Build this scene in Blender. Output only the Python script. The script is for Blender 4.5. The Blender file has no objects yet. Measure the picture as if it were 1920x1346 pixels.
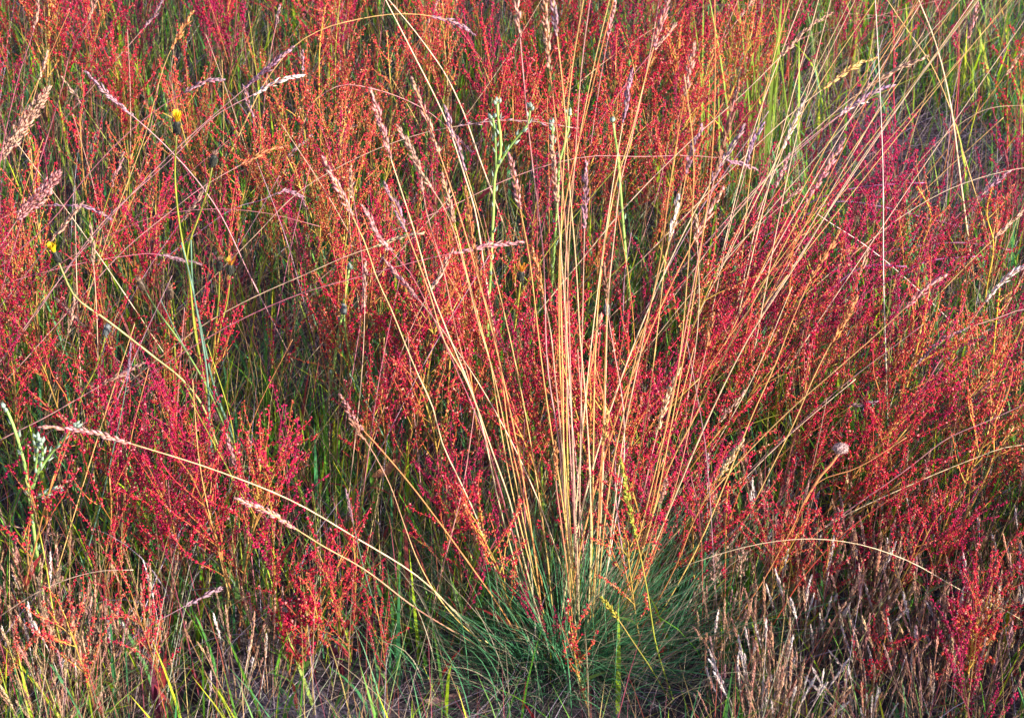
import bpy, math, random
import numpy as np
from mathutils import Matrix, Euler, Vector

R = math.radians
rng = np.random.default_rng(7)
random.seed(7)
S = bpy.context.scene
COLL = S.collection

# ------------------------------------------------------------------ camera
CAM_H, PITCH, HFOV = 1.45, R(33), R(26)
cd = bpy.data.cameras.new('camera'); cam = bpy.data.objects.new('camera', cd); COLL.objects.link(cam)
cam.location = (0, 0, CAM_H); cam.rotation_euler = (R(90) - PITCH, 0, 0)
cd.sensor_width = 36; cd.lens = 18 / math.tan(HFOV / 2); cd.clip_start = .05; cd.clip_end = 200
cd.dof.use_dof = True; cd.dof.focus_distance = 2.35; cd.dof.aperture_fstop = 22
S.camera = cam
# ------------------------------------------------------------------ sky and sun
SUN_EL, SUN_AZ = R(21), R(122)          # azimuth clockwise from +Y: from the right, a little behind the camera
w = bpy.data.worlds.new('World'); S.world = w; w.use_nodes = True
nt = w.node_tree; bg = nt.nodes['Background']
sky = nt.nodes.new('ShaderNodeTexSky'); sky.sky_type = 'NISHITA'; sky.sun_disc = False
sky.sun_elevation = SUN_EL; sky.sun_rotation = SUN_AZ
tn = nt.nodes.new('ShaderNodeVectorMath'); tn.operation = 'MULTIPLY'; tn.inputs[1].default_value = (1.05, .88, 1.22)   # dusk-tinted sky
nt.links.new(sky.outputs[0], tn.inputs[0]); nt.links.new(tn.outputs[0], bg.inputs[0]); bg.inputs[1].default_value = .105
sd = bpy.data.lights.new('sun', 'SUN'); sd.energy = 5.0; sd.angle = R(.5); sd.color = (1, .85, .78)
so = bpy.data.objects.new('sun', sd); COLL.objects.link(so)
to_sun = Vector((math.sin(SUN_AZ) * math.cos(SUN_EL), math.cos(SUN_AZ) * math.cos(SUN_EL), math.sin(SUN_EL)))
so.rotation_euler = to_sun.to_track_quat('Z', 'Y').to_euler(); so.location = (3, -2, 4)
S.view_settings.view_transform = 'Standard'; S.view_settings.look = 'None'
S.view_settings.exposure = 1.22; S.view_settings.gamma = 1
S.cycles.max_bounces = 5; S.cycles.diffuse_bounces = 3; S.cycles.transmission_bounces = 3

# ------------------------------------------------------------------ photo pixel -> point in the place
F = 960 / math.tan(HFOV / 2)
FW = np.array([0, math.cos(PITCH), -math.sin(PITCH)]); UP = np.array([0, math.sin(PITCH), math.cos(PITCH)])
ORG = np.array([0, 0, CAM_H])
def ray(px, py): return FW + (px - 960) / F * np.array([1., 0, 0]) + (673 - py) / F * UP
def at_z(px, py, z=0.): d = ray(px, py); return ORG + d * ((z - CAM_H) / d[2])
def at_y(px, py, y): d = ray(px, py); return ORG + d * (y / d[1])
def to_px(p):
    v = np.asarray(p) - ORG; d = v @ FW
    return 960 + F * v[0] / d, 673 - F * (v @ UP) / d

# ------------------------------------------------------------------ materials
def mat_col(name, rough=.5, spec=.35, trans=.25, noise=.25, nscale=180):
    m = bpy.data.materials.new(name); m.use_nodes = True; t = m.node_tree; n = t.nodes
    b = n['Principled BSDF']; out = n['Material Output']
    a = n.new('ShaderNodeAttribute'); a.attribute_name = 'Col'
    no = n.new('ShaderNodeTexNoise'); no.inputs['Scale'].default_value = nscale; no.inputs['Detail'].default_value = 2
    tc = n.new('ShaderNodeTexCoord'); t.links.new(tc.outputs['Object'], no.inputs['Vector'])
    mr = n.new('ShaderNodeMapRange'); mr.inputs[1].default_value = .3; mr.inputs[2].default_value = .7
    mr.inputs[3].default_value = 1 - noise; mr.inputs[4].default_value = 1 + noise
    t.links.new(no.outputs['Fac'], mr.inputs[0])
    vm = n.new('ShaderNodeVectorMath'); vm.operation = 'SCALE'
    t.links.new(a.outputs['Color'], vm.inputs[0]); t.links.new(mr.outputs[0], vm.inputs['Scale'])
    t.links.new(vm.outputs[0], b.inputs['Base Color'])
    b.inputs['Roughness'].default_value = rough; b.inputs['Specular IOR Level'].default_value = spec
    if trans > 0:
        tr = n.new('ShaderNodeBsdfTranslucent'); t.links.new(vm.outputs[0], tr.inputs[0])
        mx = n.new('ShaderNodeMixShader'); mx.inputs[0].default_value = trans
        t.links.new(b.outputs[0], mx.inputs[1]); t.links.new(tr.outputs[0], mx.inputs[2]); t.links.new(mx.outputs[0], out.inputs[0])
    return m
M_FRUIT = mat_col('sorrel_fruit', .45, .32, .3, .25)
M_STEM = mat_col('stem', .42, .45, .0, .25, 90)
M_LEAF = mat_col('leaf', .5, .4, .35, .25, 60)
M_HEAD = mat_col('seed_husk', .55, .35, .25, .25, 250)
M_PETAL = mat_col('petal', .6, .2, .3, .1)

def ground_mat():
    m = bpy.data.materials.new('soil'); m.use_nodes = True; t = m.node_tree; n = t.nodes; b = n['Principled BSDF']
    tc = n.new('ShaderNodeTexCoord')
    a = n.new('ShaderNodeTexNoise'); a.inputs['Scale'].default_value = 9; a.inputs['Detail'].default_value = 8
    c = n.new('ShaderNodeTexNoise'); c.inputs['Scale'].default_value = 140; c.inputs['Detail'].default_value = 6
    t.links.new(tc.outputs['Object'], a.inputs[0]); t.links.new(tc.outputs['Object'], c.inputs[0])
    r1 = n.new('ShaderNodeValToRGB'); e = r1.color_ramp.elements
    e[0].position = .35; e[0].color = (.016, .012, .02, 1); e[1].position = .7; e[1].color = (.10, .085, .095, 1)
    t.links.new(c.outputs[0], r1.inputs[0])
    r2 = n.new('ShaderNodeValToRGB'); e = r2.color_ramp.elements
    e[0].position = .4; e[0].color = (.028, .024, .024, 1); e[1].position = .62; e[1].color = (.12, .09, .075, 1)
    t.links.new(a.outputs[0], r2.inputs[0])
    mx = n.new('ShaderNodeMix'); mx.data_type = 'RGBA'; mx.inputs[0].default_value = .5
    t.links.new(r1.outputs[0], mx.inputs[6]); t.links.new(r2.outputs[0], mx.inputs[7]); t.links.new(mx.outputs[2], b.inputs['Base Color'])
    bp = n.new('ShaderNodeBump'); bp.inputs['Strength'].default_value = .8; bp.inputs['Distance'].default_value = .006
    t.links.new(c.outputs[0], bp.inputs['Height']); t.links.new(bp.outputs[0], b.inputs['Normal']); b.inputs['Roughness'].default_value = .95
    return m
def stone_mat():
    m = bpy.data.materials.new('stone'); m.use_nodes = True; t = m.node_tree; n = t.nodes; b = n['Principled BSDF']
    tc = n.new('ShaderNodeTexCoord')
    c = n.new('ShaderNodeTexNoise'); c.inputs['Scale'].default_value = 190; c.inputs['Detail'].default_value = 8; c.inputs['Roughness'].default_value = .75
    t.links.new(tc.outputs['Object'], c.inputs[0])
    r1 = n.new('ShaderNodeValToRGB'); e = r1.color_ramp.elements
    e[0].position = .38; e[0].color = (.05, .045, .06, 1); e[1].position = .62; e[1].color = (.12, .11, .15, 1)
    t.links.new(c.outputs[0], r1.inputs[0]); t.links.new(r1.outputs[0], b.inputs['Base Color'])
    bp = n.new('ShaderNodeBump'); bp.inputs['Strength'].default_value = 1; bp.inputs['Distance'].default_value = .004
    t.links.new(c.outputs[0], bp.inputs['Height']); t.links.new(bp.outputs[0], b.inputs['Normal']); b.inputs['Roughness'].default_value = .9
    return m

# ------------------------------------------------------------------ mesh collector
def nrm(v): return v / (np.linalg.norm(v, axis=-1, keepdims=True) + 1e-12)
def A(*v): return np.array(v, float)
class MB:
    def __init__(s): s.v = []; s.t = []; s.q = []; s.c = []; s.n = 0
    def add(s, v, t=None, q=None, c=None):
        if t is not None and len(t): s.t.append(np.asarray(t) + s.n)
        if q is not None and len(q): s.q.append(np.asarray(q) + s.n)
        v = np.asarray(v, float); c = np.asarray(c, float)
        if c.ndim == 1: c = np.tile(c, (len(v), 1))
        s.v.append(v); s.c.append(c); s.n += len(v)
    def tube(s, pts, rad, col, n=5):
        pts = np.asarray(pts, float); K = len(pts); rad = np.broadcast_to(rad, (K,)).astype(float)
        col = np.asarray(col, float)
        if col.ndim == 1: col = np.tile(col, (K, 1))
        d = nrm(np.gradient(pts, axis=0)); ref = A(0, 1, .13) if abs(d[0][1]) < .9 else A(1, 0, 0)
        a = nrm(np.cross(d, ref)); b = np.cross(d, a); th = np.arange(n) * 2 * math.pi / n
        v = pts[:, None] + rad[:, None, None] * (np.cos(th)[None, :, None] * a[:, None] + np.sin(th)[None, :, None] * b[:, None])
        i = np.arange(K - 1)[:, None] * n; j = np.arange(n)[None]; j2 = (j + 1) % n
        q = np.stack([i + j, i + j2, i + n + j2, i + n + j], -1).reshape(-1, 4)
        s.add(v.reshape(-1, 3), None, q, np.repeat(col, n, 0))
        e = [[(K - 1) * n + k, (K - 1) * n + k + 1, (K - 1) * n] for k in range(1, n - 1)]
        s.t.append(np.array(e) + s.n - K * n)
    def blobs(s, c, ax, ln, rd, col, n=4, wide=.45, flat=1.):
        c = np.asarray(c, float).reshape(-1, 3); N = len(c)
        if N == 0: return
        ax = nrm(np.broadcast_to(ax, (N, 3)).astype(float)); ln = np.broadcast_to(ln, (N,)); rd = np.broadcast_to(rd, (N,))
        col = np.broadcast_to(col, (N, 3))
        a = nrm(np.cross(ax, nrm(rng.normal(size=(N, 3))))); b = np.cross(ax, a); th = np.arange(n) * 2 * math.pi / n
        ring = (c + ax * (ln * (wide - .5))[:, None])[:, None] + rd[:, None, None] * (np.cos(th)[None, :, None] * a[:, None] + flat * np.sin(th)[None, :, None] * b[:, None])
        lo = c - ax * (ln / 2)[:, None]; hi = c + ax * (ln / 2)[:, None]
        v = np.concatenate([lo[:, None], hi[:, None], ring], 1)
        base = (np.arange(N) * (n + 2))[:, None, None]
        k = np.arange(n); k2 = (k + 1) % n
        t = np.concatenate([np.stack([k * 0, 2 + k2, 2 + k], -1), np.stack([k * 0 + 1, 2 + k, 2 + k2], -1)])[None] + base
        s.add(v.reshape(-1, 3), t.reshape(-1, 3), None, np.repeat(col, n + 2, 0))
    def blades(s, root, az, h, lean, bend, wid, col, K=4, tipcol=None, twist=0.):
        """N grass blades at once: ribbons with a fold, rooted at root, leaning towards azimuth az"""
        root = np.asarray(root, float).reshape(-1, 3); N = len(root)
        f = lambda x: np.broadcast_to(x, (N,)).astype(float)
        az, h, lean, bend, wid = map(f, (az, h, lean, bend, wid))
        col = np.broadcast_to(col, (N, 3)); tipcol = col if tipcol is None else np.broadcast_to(tipcol, (N, 3))
        o = np.stack([np.cos(az), np.sin(az), 0 * az], -1); sd = np.stack([-np.sin(az + twist), np.cos(az + twist), 0 * az], -1)
        P = root.copy(); rows = []; cols = []
        for k in range(K + 1):
            u = k / K; wk = wid * (1 - u ** 2.2) * (.75 + .5 * min(u * 3, .5)) + 1e-5
            rows.append(P - sd * wk[:, None] / 2); rows.append(P + sd * wk[:, None] / 2)
            cc = col * (1 - u) + tipcol * u; cols += [cc, cc]
            ang = lean + bend * (u + .5 / K); P = P + (o * np.sin(ang)[:, None] + A(0, 0, 1) * np.cos(ang)[:, None]) * (h / K)[:, None]
        v = np.stack(rows, 1).reshape(-1, 3); c = np.stack(cols, 1).reshape(-1, 3)
        m = 2 * (K + 1); base = (np.arange(N) * m)[:, None, None]; k = np.arange(K) * 2
        q = np.stack([k, k + 1, k + 3, k + 2], -1)[None] + base
        s.add(v, None, q.reshape(-1, 4), c)
    def merge(s, o, Mx=None, ctint=None):
        if o.n == 0: return
        v, t, q, c = o.arrays()
        if Mx is not None: v = v @ Mx[:3, :3].T + Mx[:3, 3]
        s.add(v, t, q, c if ctint is None else c * ctint)
    def arrays(s):
        if len(s.v) > 1:
            s.v = [np.concatenate(s.v)]; s.c = [np.concatenate(s.c)]
            if s.t: s.t = [np.concatenate(s.t)]
            if s.q: s.q = [np.concatenate(s.q)]
        return s.v[0], (s.t[0] if s.t else None), (s.q[0] if s.q else None), s.c[0]
    def mesh(s, name, mat, smooth=False):
        v = np.concatenate(s.v); c = np.concatenate(s.c)
        t = np.concatenate(s.t) if s.t else np.zeros((0, 3), int); q = np.concatenate(s.q) if s.q else np.zeros((0, 4), int)
        me = bpy.data.meshes.new(name); me.vertices.add(len(v)); me.vertices.foreach_set('co', v.astype(np.float32).ravel())
        li = np.concatenate([t.ravel(), q.ravel()]).astype(np.int32)
        ls = np.concatenate([np.arange(len(t)) * 3, len(t) * 3 + np.arange(len(q)) * 4]).astype(np.int32)
        me.loops.add(len(li)); me.loops.foreach_set('vertex_index', li)
        me.polygons.add(len(ls)); me.polygons.foreach_set('loop_start', ls)
        me.update(calc_edges=True)
        if smooth: me.polygons.foreach_set('use_smooth', np.ones(len(ls), bool))
        at = me.color_attributes.new('Col', 'FLOAT_COLOR', 'POINT')
        at.data.foreach_set('color', np.concatenate([c, np.ones((len(c), 1))], 1).astype(np.float32).ravel())
        me.materials.append(mat); return me
    def build(s, name, mat, parent=None, smooth=False, origin=None):
        if origin is not None: s.v = [np.concatenate(s.v) - np.asarray(origin)]
        o = bpy.data.objects.new(name, s.mesh(name, mat, smooth)); COLL.objects.link(o)
        if parent is not None: o.parent = parent
        elif origin is not None: o.location = origin
        return o
def tag(o, label, cat, group=None, kind=None):
    if label: o['label'] = label
    if cat: o['category'] = cat
    if group: o['group'] = group
    if kind: o['kind'] = kind
    return o
def empty(name, loc):
    o = bpy.data.objects.new(name, None); o.empty_display_size = .02; COLL.objects.link(o); o.location = [float(x) for x in loc]; return o

# ------------------------------------------------------------------ labels from what stands near
MARKS = [('open yellow flower', 326, 215), ('white puffy seed head', 1577, 838), ('silvery green sprig', 925, 240),
 ('green needle tussock', 1080, 1230), ('grey stone', 470, 1285), ('drooping yellow flower', 95, 465), ('pale forked sprig', 60, 850),
 ('upright white stalk', 1655, 330), ('pale arching stem', 1540, 1012), ('blackened bud', 397, 290), ('large tan seed head at left edge', 50, 230),
 ('orange seed head', 1565, 460), ('white dry spikes', 1610, 1180), ('yellow-green seed spike', 1205, 1040), ('purple seed head', 1745, 655),
 ('curled brown leaf', 722, 880), ('thick crossing straws', 775, 95), ('feathery white seed head', 1900, 510), ('lime green blades', 1395, 90),
 ('bare dark patch', 1800, 200), ('bright red sorrel clump', 560, 1130), ('long slanting straw', 500, 915), ('hairy grey bud', 1138, 570),
 ('crowded brown buds', 420, 500), ('arched purple seed head', 850, 45), ('pink-orange sorrel clump', 1825, 1170), ('lime sorrel stems', 1865, 700), ('low brown buds', 185, 670)]
DIRS = ['right of', 'upper right of', 'above', 'upper left of', 'left of', 'lower left of', 'below', 'lower right of']
ORD = ['', 'second ', 'third ', 'fourth ', 'fifth ', 'sixth ', 'seventh ', 'eighth ', 'ninth ', 'tenth ', 'eleventh ', 'twelfth ']
PENDING = []        # (object, text before, px, py)
def later(o, text, px, py): PENDING.append((o, text, px, py))
def flush_labels():
    d = {}
    for o, text, px, py in PENDING:
        best = min(MARKS, key=lambda m: (m[1] - px) ** 2 + (m[2] - py) ** 2)
        k = int(round(math.atan2(best[2] - py, px - best[1]) / (math.pi / 4))) % 8
        d.setdefault((text, best[0], DIRS[k]), []).append(((best[1] - px) ** 2 + (best[2] - py) ** 2, o))
    for (text, m, k), L in d.items():
        L.sort(key=lambda e: e[0])
        for i, (_, o) in enumerate(L):
            o['label'] = f'{text} {k} the {m}' if len(L) == 1 else f'{ORD[min(i, 11)]}nearest {text} {k} the {m}'

# ------------------------------------------------------------------ colours (base colours, linear)
C = dict(gold=A(.72, .49, .16), straw=A(.76, .58, .34), pink=A(.66, .34, .30), rose=A(.50, .17, .20), orange=A(.66, .29, .10),
         tan=A(.60, .38, .26), white=A(.80, .68, .58), purple=A(.36, .25, .33), lime=A(.42, .48, .06), green=A(.14, .26, .06),
         sage=A(.36, .50, .36), brown=A(.22, .12, .07), mauve=A(.44, .27, .31), red=A(.50, .10, .05), bluegreen=A(.15, .30, .19))
def jit(c, a=.12): return np.clip(c * (1 + rng.normal(0, a)) * (1 + rng.normal(0, a * .5, 3)), .005, .9)

# ------------------------------------------------------------------ ground
def make_ground():
    n = 90; xs = np.linspace(-1, 1, n); g = np.sign(xs) * np.abs(xs) ** 2.2 * 30
    X, Y = np.meshgrid(g, g + 2.2)
    Z = .006 * np.sin(X * 9 + 1.3) * np.cos(Y * 7) + .004 * np.sin(X * 23 + Y * 17) - .008
    v = np.stack([X, Y, Z], -1).reshape(-1, 3)
    i = (np.arange(n - 1)[:, None] * n + np.arange(n - 1)[None]).ravel()
    mb = MB(); mb.add(v, None, np.stack([i, i + 1, i + n + 1, i + n], -1), A(.1, .1, .1))
    o = mb.build('ground', ground_mat(), smooth=True); o['kind'] = 'structure'; o['label'] = 'dark bare soil under the meadow plants'
make_ground()

def stone(px, py, rx, ry, rz, label):
    import bmesh
    p = at_z(px, py, 0.0); bm = bmesh.new(); bmesh.ops.create_icosphere(bm, subdivisions=5, radius=1)
    ph = rng.uniform(0, 6, 9)
    for v in bm.verts:
        q = v.co; k = 1 + .12 * math.sin(q.x * 3 + ph[0]) * math.cos(q.y * 2.5 + ph[1]) + .06 * math.sin(q.z * 7 + q.x * 6 + ph[2]) + .035 * math.sin(q.y * 13 + ph[3]) * math.sin(q.x * 11 + ph[4])
        v.co = Vector((q.x * rx, q.y * ry, (q.z if q.z < .35 else .35 + (q.z - .35) * .45) * rz)) * k
    me = bpy.data.meshes.new('stone'); bm.to_mesh(me); bm.free(); me.polygons.foreach_set('use_smooth', np.ones(len(me.polygons), bool))
    me.materials.append(M_STONE); o = bpy.data.objects.new('stone', me); COLL.objects.link(o); o.location = p + A(0, 0, rz * -.1)
    tag(o, label, 'stone', 'stones at the front of the meadow')
M_STONE = stone_mat()
stone(490, 1300, .06, .034, .016, 'flat rough grey stone half buried at the front left behind dry spikes')
stone(600, 1350, .05, .03, .012, 'smaller grey stone nearest the bottom edge right of the large stone')
stone(1830, 1085, .06, .04, .014, 'low grey stone showing between plants near the right edge')

# ------------------------------------------------------------------ density, colour and lean maps of the sorrel over the photograph
DENS = np.array([[3,3,4,6,8,9,7,8,8,4,3,2],[2,4,6,8,8,8,7,8,8,3,1.5,1.2],[4,7,8,6,6,7,8,8,7,2,5,4],[5,6,4,4,6,7,7,6,6,9,9,8],
 [5,4,3,2.5,5,7,8,7,7,8,8,9],[2,4.5,4.5,3.5,7,8,8,6,6,8,8,6],[3,4.5,4,4,3,3,3,3,3,4,6,5],[1.5,2,1.5,3,1,.6,.5,.5,1,1.5,2,2],[.5,.5,.5,.3,.2,.3,.2,.2,.4,.5,1,1]], float)
ORNG = np.array([[.1,.1,.2,.4,.2,.1,.1,.1,.3,.3,.2,.1],[.2,.4,.7,.7,.5,.15,.15,.25,.8,.2,.1,.1],[.5,.8,1,.9,.7,.7,.6,.6,.5,.1,0,.1],[.4,.4,.4,.6,.5,.5,.4,.5,.4,.2,.15,.3],
 [.2,.2,.4,.4,.3,.4,.3,.3,.3,.3,.5,1],[.1,.2,.2,.2,.2,.3,.3,.3,.3,.3,.5,.7],[.3,.1,.1,.1,.1,.1,.2,.3,.4,.4,.5,.4],[.3,.1,.1,.3,.1,.1,.3,.3,.3,.3,.3,.5],[.1]*12]) * .8  # share of orange: dried plants, plus warm sun patches put into the colour
def gmap(G, px, py):
    x = min(max(px / 160 - .5, 0), 10.999); y = min(max(py / 149.6 - .5, 0), 7.999); i, j = int(y), int(x); a, b = y - i, x - j
    return G[i, j] * (1 - a) * (1 - b) + G[i, j + 1] * (1 - a) * b + G[i + 1, j] * a * (1 - b) + G[i + 1, j + 1] * a * b

# ------------------------------------------------------------------ sorrel
MOOD = {   # fruit colours (the palest are painted pink highlights), stem colour
 'crimson': ([A(.66, .010, .06), A(.52, .005, .07), A(.74, .05, .05), A(.32, .003, .05), A(.84, .30, .26)], A(.42, .24, .05)),
 'orange': ([A(.72, .10, .06), A(.70, .035, .06), A(.72, .25, .10), A(.60, .012, .07), A(.84, .46, .28)], A(.58, .42, .07)),
 'magenta': ([A(.46, .006, .09), A(.58, .010, .10), A(.30, .004, .06), A(.66, .04, .11)], A(.26, .06, .08))}
def fruits(mb, P, D, mood, n=3, size=1.):
    """whorls of little three-winged fruits round an axis: P points, D axis directions"""
    N = len(P)
    if N == 0: return
    n_ = rng.integers(2, n + 2, N); P = np.repeat(P, n_, 0); D = np.repeat(D, n_, 0); N = len(P)
    side = nrm(np.cross(D, nrm(rng.normal(size=(N, 3)))))
    off = side * (rng.uniform(.0009, .0024, N) * size)[:, None] + D * rng.normal(0, .0010, N)[:, None]
    ax = nrm(side + D * rng.normal(0, .5, N)[:, None] + A(0, 0, -.5) + rng.normal(0, .3, (N, 3)))
    pal = MOOD[mood][0]; pr = np.array([.34, .22, .2, .16, .08][:len(pal)]); pr = pr / pr.sum()
    col = np.array(pal)[rng.choice(len(pal), N, p=pr)] * rng.uniform(.75, 1.2, (N, 1))
    mb.blobs(P + off, ax, rng.uniform(.0021, .0034, N) * size, rng.uniform(.0009, .0014, N) * size, col, 4, .55, .8)
def curve(p0, d0, L, K, up=.25, wob=.12):
    pts = [np.asarray(p0, float)]; d = nrm(np.asarray(d0, float))
    for k in range(K):
        d = nrm(d + A(0, 0, up / K) + rng.normal(0, wob / math.sqrt(K), 3)); pts.append(pts[-1] + d * L / K)
    return np.array(pts)
def resample(pts, step):
    seg = np.linalg.norm(np.diff(pts, axis=0), axis=1); s = np.r_[0, np.cumsum(seg)]; n = max(int(s[-1] / step), 2)
    u = np.linspace(0, s[-1], n); P = np.stack([np.interp(u, s, pts[:, i]) for i in range(3)], -1); return P, nrm(np.gradient(P, axis=0)), u / s[-1]
def spike(mood, p0, d0, L, start=.12, size=1., up=.3):
    mb = MB(); fr = MB(); pts = curve(p0, d0, L, 6, up, .25); sc = MOOD[mood][1]
    tipc = MOOD[mood][0][0] * .8
    u = np.linspace(0, 1, 7)[:, None]; mb.tube(pts, np.linspace(.0006, .00032, 7) * size, jit(sc) * (1 - u) + tipc * u, 3)
    P, D, s = resample(pts, .0050); k = (s > start) & (rng.random(len(s)) < .9); fruits(fr, P[k] + rng.normal(0, .0005, (k.sum(), 3)), D[k], mood, 3, size)
    mb.seeds = fr; return mb
def sorrel_parts(mood, H=.25, nb=8, size=1.):
    """-> list of (part name, material, MB)"""
    out = []; st = MB(); stem = curve((0, 0, 0), (rng.normal(0, .1), rng.normal(0, .1), 1), H * .8, 9, .0, .14); sc = MOOD[mood][1]
    u = np.linspace(0, 1, 10)[:, None]
    st.tube(stem, np.linspace(.0011, .0006, 10), jit(A(.30, .12, .06)) * (1 - u) + jit(sc) * u, 5); out.append(('stem', M_STEM, st))
    P, D, s = resample(stem, .004)
    out.append(('flowering_spike', M_FRUIT, spike(mood, stem[-1], D[-1], H * rng.uniform(.22, .32), .0, size, .05)))
    az = rng.uniform(0, 6)
    for i in range(nb):
        f = .42 + .55 * i / nb + rng.normal(0, .02); k = min(int(f * len(P)), len(P) - 1); az += 2.4 + rng.normal(0, .3)
        sp = rng.uniform(.45, .95); d = nrm(A(math.cos(az) * sp, math.sin(az) * sp, 1) + D[k] * .3)
        L = H * rng.uniform(.26, .44) * (1.15 - .5 * (f - .42)); m = spike(mood, P[k], d, L, .18, size, .35)
        if rng.random() < .5:
            q = P[k] + d * L * .28; e = spike(mood, q, nrm(d + rng.normal(0, .45, 3)), L * .5, .1, size, .3); m.merge(e); m.seeds.merge(e.seeds)
        out.append(('flowering_spike', M_FRUIT, m))
    for i in range(3):
        lf = MB(); a = rng.uniform(0, 6.28); z = rng.uniform(.01, H * .35); k = int(z / (H * .8) * len(P))
        c = jit(A(.13, .27, .05)) if rng.random() < .7 else jit(A(.42, .05, .05))
        lf.blades(P[k], a, rng.uniform(.03, .05), rng.uniform(.3, .7), .6, rng.uniform(.004, .007), c, 5); out.append(('leaf', M_LEAF, lf))
    return out
PROTO = {m: [sorrel_parts(m, .25, int(rng.integers(6, 10))) for _ in range(7 if m != 'magenta' else 5)] for m in MOOD}
MESH = {m: [[(n, mb.mesh(n, M_STEM if hasattr(mb, 'seeds') else mat), mb.seeds.mesh('seed_cluster', M_FRUIT) if hasattr(mb, 'seeds') else None) for n, mat, mb in pr] for pr in L] for m, L in PROTO.items()}
FLAT = {}
for m, L in PROTO.items():
    FLAT[m] = []
    for pr in L:
        f = MB()
        for n, mat, mb in pr:
            f.merge(mb)
            if hasattr(mb, 'seeds'): f.merge(mb.seeds)
        FLAT[m].append(f)
def build_spike(n, mat, mb, o):
    if hasattr(mb, 'seeds'): c = mb.build(n, M_STEM, o); mb.seeds.build('seed_cluster', M_FRUIT, c)
    else: mb.build(n, mat, o)
CNAME = {'crimson': 'crimson', 'orange': 'orange-red', 'magenta': 'dark magenta'}
def place_sorrel(m, i, root, lean_x, lean_y, scale, px, py, extra=''):
    o = empty('sorrel_plant', root)
    Mx = Matrix.Rotation(lean_x, 4, 'Y') @ Matrix.Rotation(lean_y, 4, 'X') @ Matrix.Rotation(random.uniform(0, 6.28), 4, 'Z')
    o.rotation_euler = Mx.to_euler(); o.scale = (scale,) * 3
    o['category'] = 'wild plant'; o['group'] = 'sheep sorrel plants in the meadow'
    for n, me, sm_ in MESH[m][i]:
        c = bpy.data.objects.new(n, me); COLL.objects.link(c); c.parent = o
        if sm_:
            e = bpy.data.objects.new('seed_cluster', sm_); COLL.objects.link(e); e.parent = c
    form = 'leaning ' if abs(lean_x) > .35 else ''
    later(o, f'{form}{CNAME[m]} sorrel plant', px, py); return o
cand = []
NS = 670
while len(cand) < NS:
    px = random.uniform(-260, 2180); py = random.uniform(-420, 1380)
    if random.random() * 9 > gmap(DENS, px, py) ** 1.15: continue
    g3 = at_z(px, py, .1); cl = math.sin(g3[0] * 13 + 1.1 * math.sin(g3[1] * 7)) * math.cos(g3[1] * 9.5 + .8) + .6 * math.sin(g3[0] * 27 + g3[1] * 19)
    if random.random() > .62 + .55 * cl: continue
    # a far plant covers less of the picture, so far rows hold more of them
    if random.random() > (1.0 if py < 200 else .8): continue
    sc = random.uniform(.72, 1.15) * (1.0 if py < 1000 else .8); root = at_z(px, py, .155 * sc)
    o = gmap(ORNG, px, py); m = 'orange' if random.random() < o else ('magenta' if random.random() < (.75 if (px > 1300 and py < 640) else .4 if (py > 760 and px < 950) or py < 130 else .2) else 'crimson')
    lx = random.gauss(.02, .12)
    if px > 1230 and 380 < py < 1000: lx = random.gauss(.45, .2)
    elif 1000 < px and py < 380 and px < 1450: lx = random.gauss(.2, .15)
    root = A(root[0] - math.sin(lx) * .16 * sc, root[1], 0)
    cand.append((px, py, sc, m, root, lx, random.gauss(0, .12)))
inside = [c for c in cand if 10 < c[0] < 1910 and 10 < c[1] < 1320]
inside.sort(key=lambda c: c[4][1] / c[2]); chosen = set(id(c) for c in inside[:270])
rest = MB()
for c in cand:
    px, py, sc, m, root, lx, ly = c; i = random.randrange(len(PROTO[m]))
    if id(c) in chosen: place_sorrel(m, i, root, lx, ly, sc, px, py)
    else:
        Mx = Matrix.Translation(root) @ Matrix.Rotation(lx, 4, 'Y') @ Matrix.Rotation(ly, 4, 'X') @ Matrix.Rotation(random.uniform(0, 6.28), 4, 'Z') @ Matrix.Scale(sc, 4)
        rest.merge(FLAT[m][i], np.array(Mx), rng.uniform(.85, 1.15))
tag(rest.build('distant_sorrel', M_FRUIT), 'mass of small red sorrel plants filling the far part of the meadow', 'wild plants', None, 'stuff')

# sorrels one can single out, placed by head and root
def sorrel_at(m, head, root_px, label, size=1., nb=8):
    rt = at_z(*root_px); hd = at_y(head[0], head[1], rt[1]); v = hd - rt; H = np.linalg.norm(v); pr = sorrel_parts(m, 1. * H, nb, size)
    o = empty('sorrel_plant', rt); q = Vector((0, 0, 1)).rotation_difference(Vector(v)); o.rotation_mode = 'XYZ'; o.rotation_euler = q.to_euler()
    for n, mat, mb in pr: build_spike(n, mat, mb, o)
    tag(o, label, 'wild plant', 'sheep sorrel plants in the meadow')
sorrel_at('crimson', (575, 1085), (555, 1300), 'bright red sorrel clump with stout spikes standing above the grey stone', 1.55, 8)
sorrel_at('crimson', (520, 1100), (540, 1290), 'narrow bright red sorrel spike just left of the stout red clump', 1.4, 4)
sorrel_at('crimson', (645, 985), (650, 1240), 'tall slim scarlet sorrel at left centre beside the slanting straws', 1.3, 5)
sorrel_at('orange', (1120, 1150), (1105, 1345), 'small orange sorrel with five short spikes in front of the green tussock', 1.25, 6)
sorrel_at('orange', (1825, 1130), (1810, 1345), 'pink-orange sorrel clump standing among tan spikes near bottom right corner', 1.6, 8)
sorrel_at('crimson', (1800, 1110), (1790, 1320), 'red sorrel overlapping the left of the pink-orange clump near bottom right', 1.3, 6)
sorrel_at('crimson', (1065, 930), (1070, 1180), 'slim red sorrel rising inside the fan of tall straws above the tussock', 1.1, 3)
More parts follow.
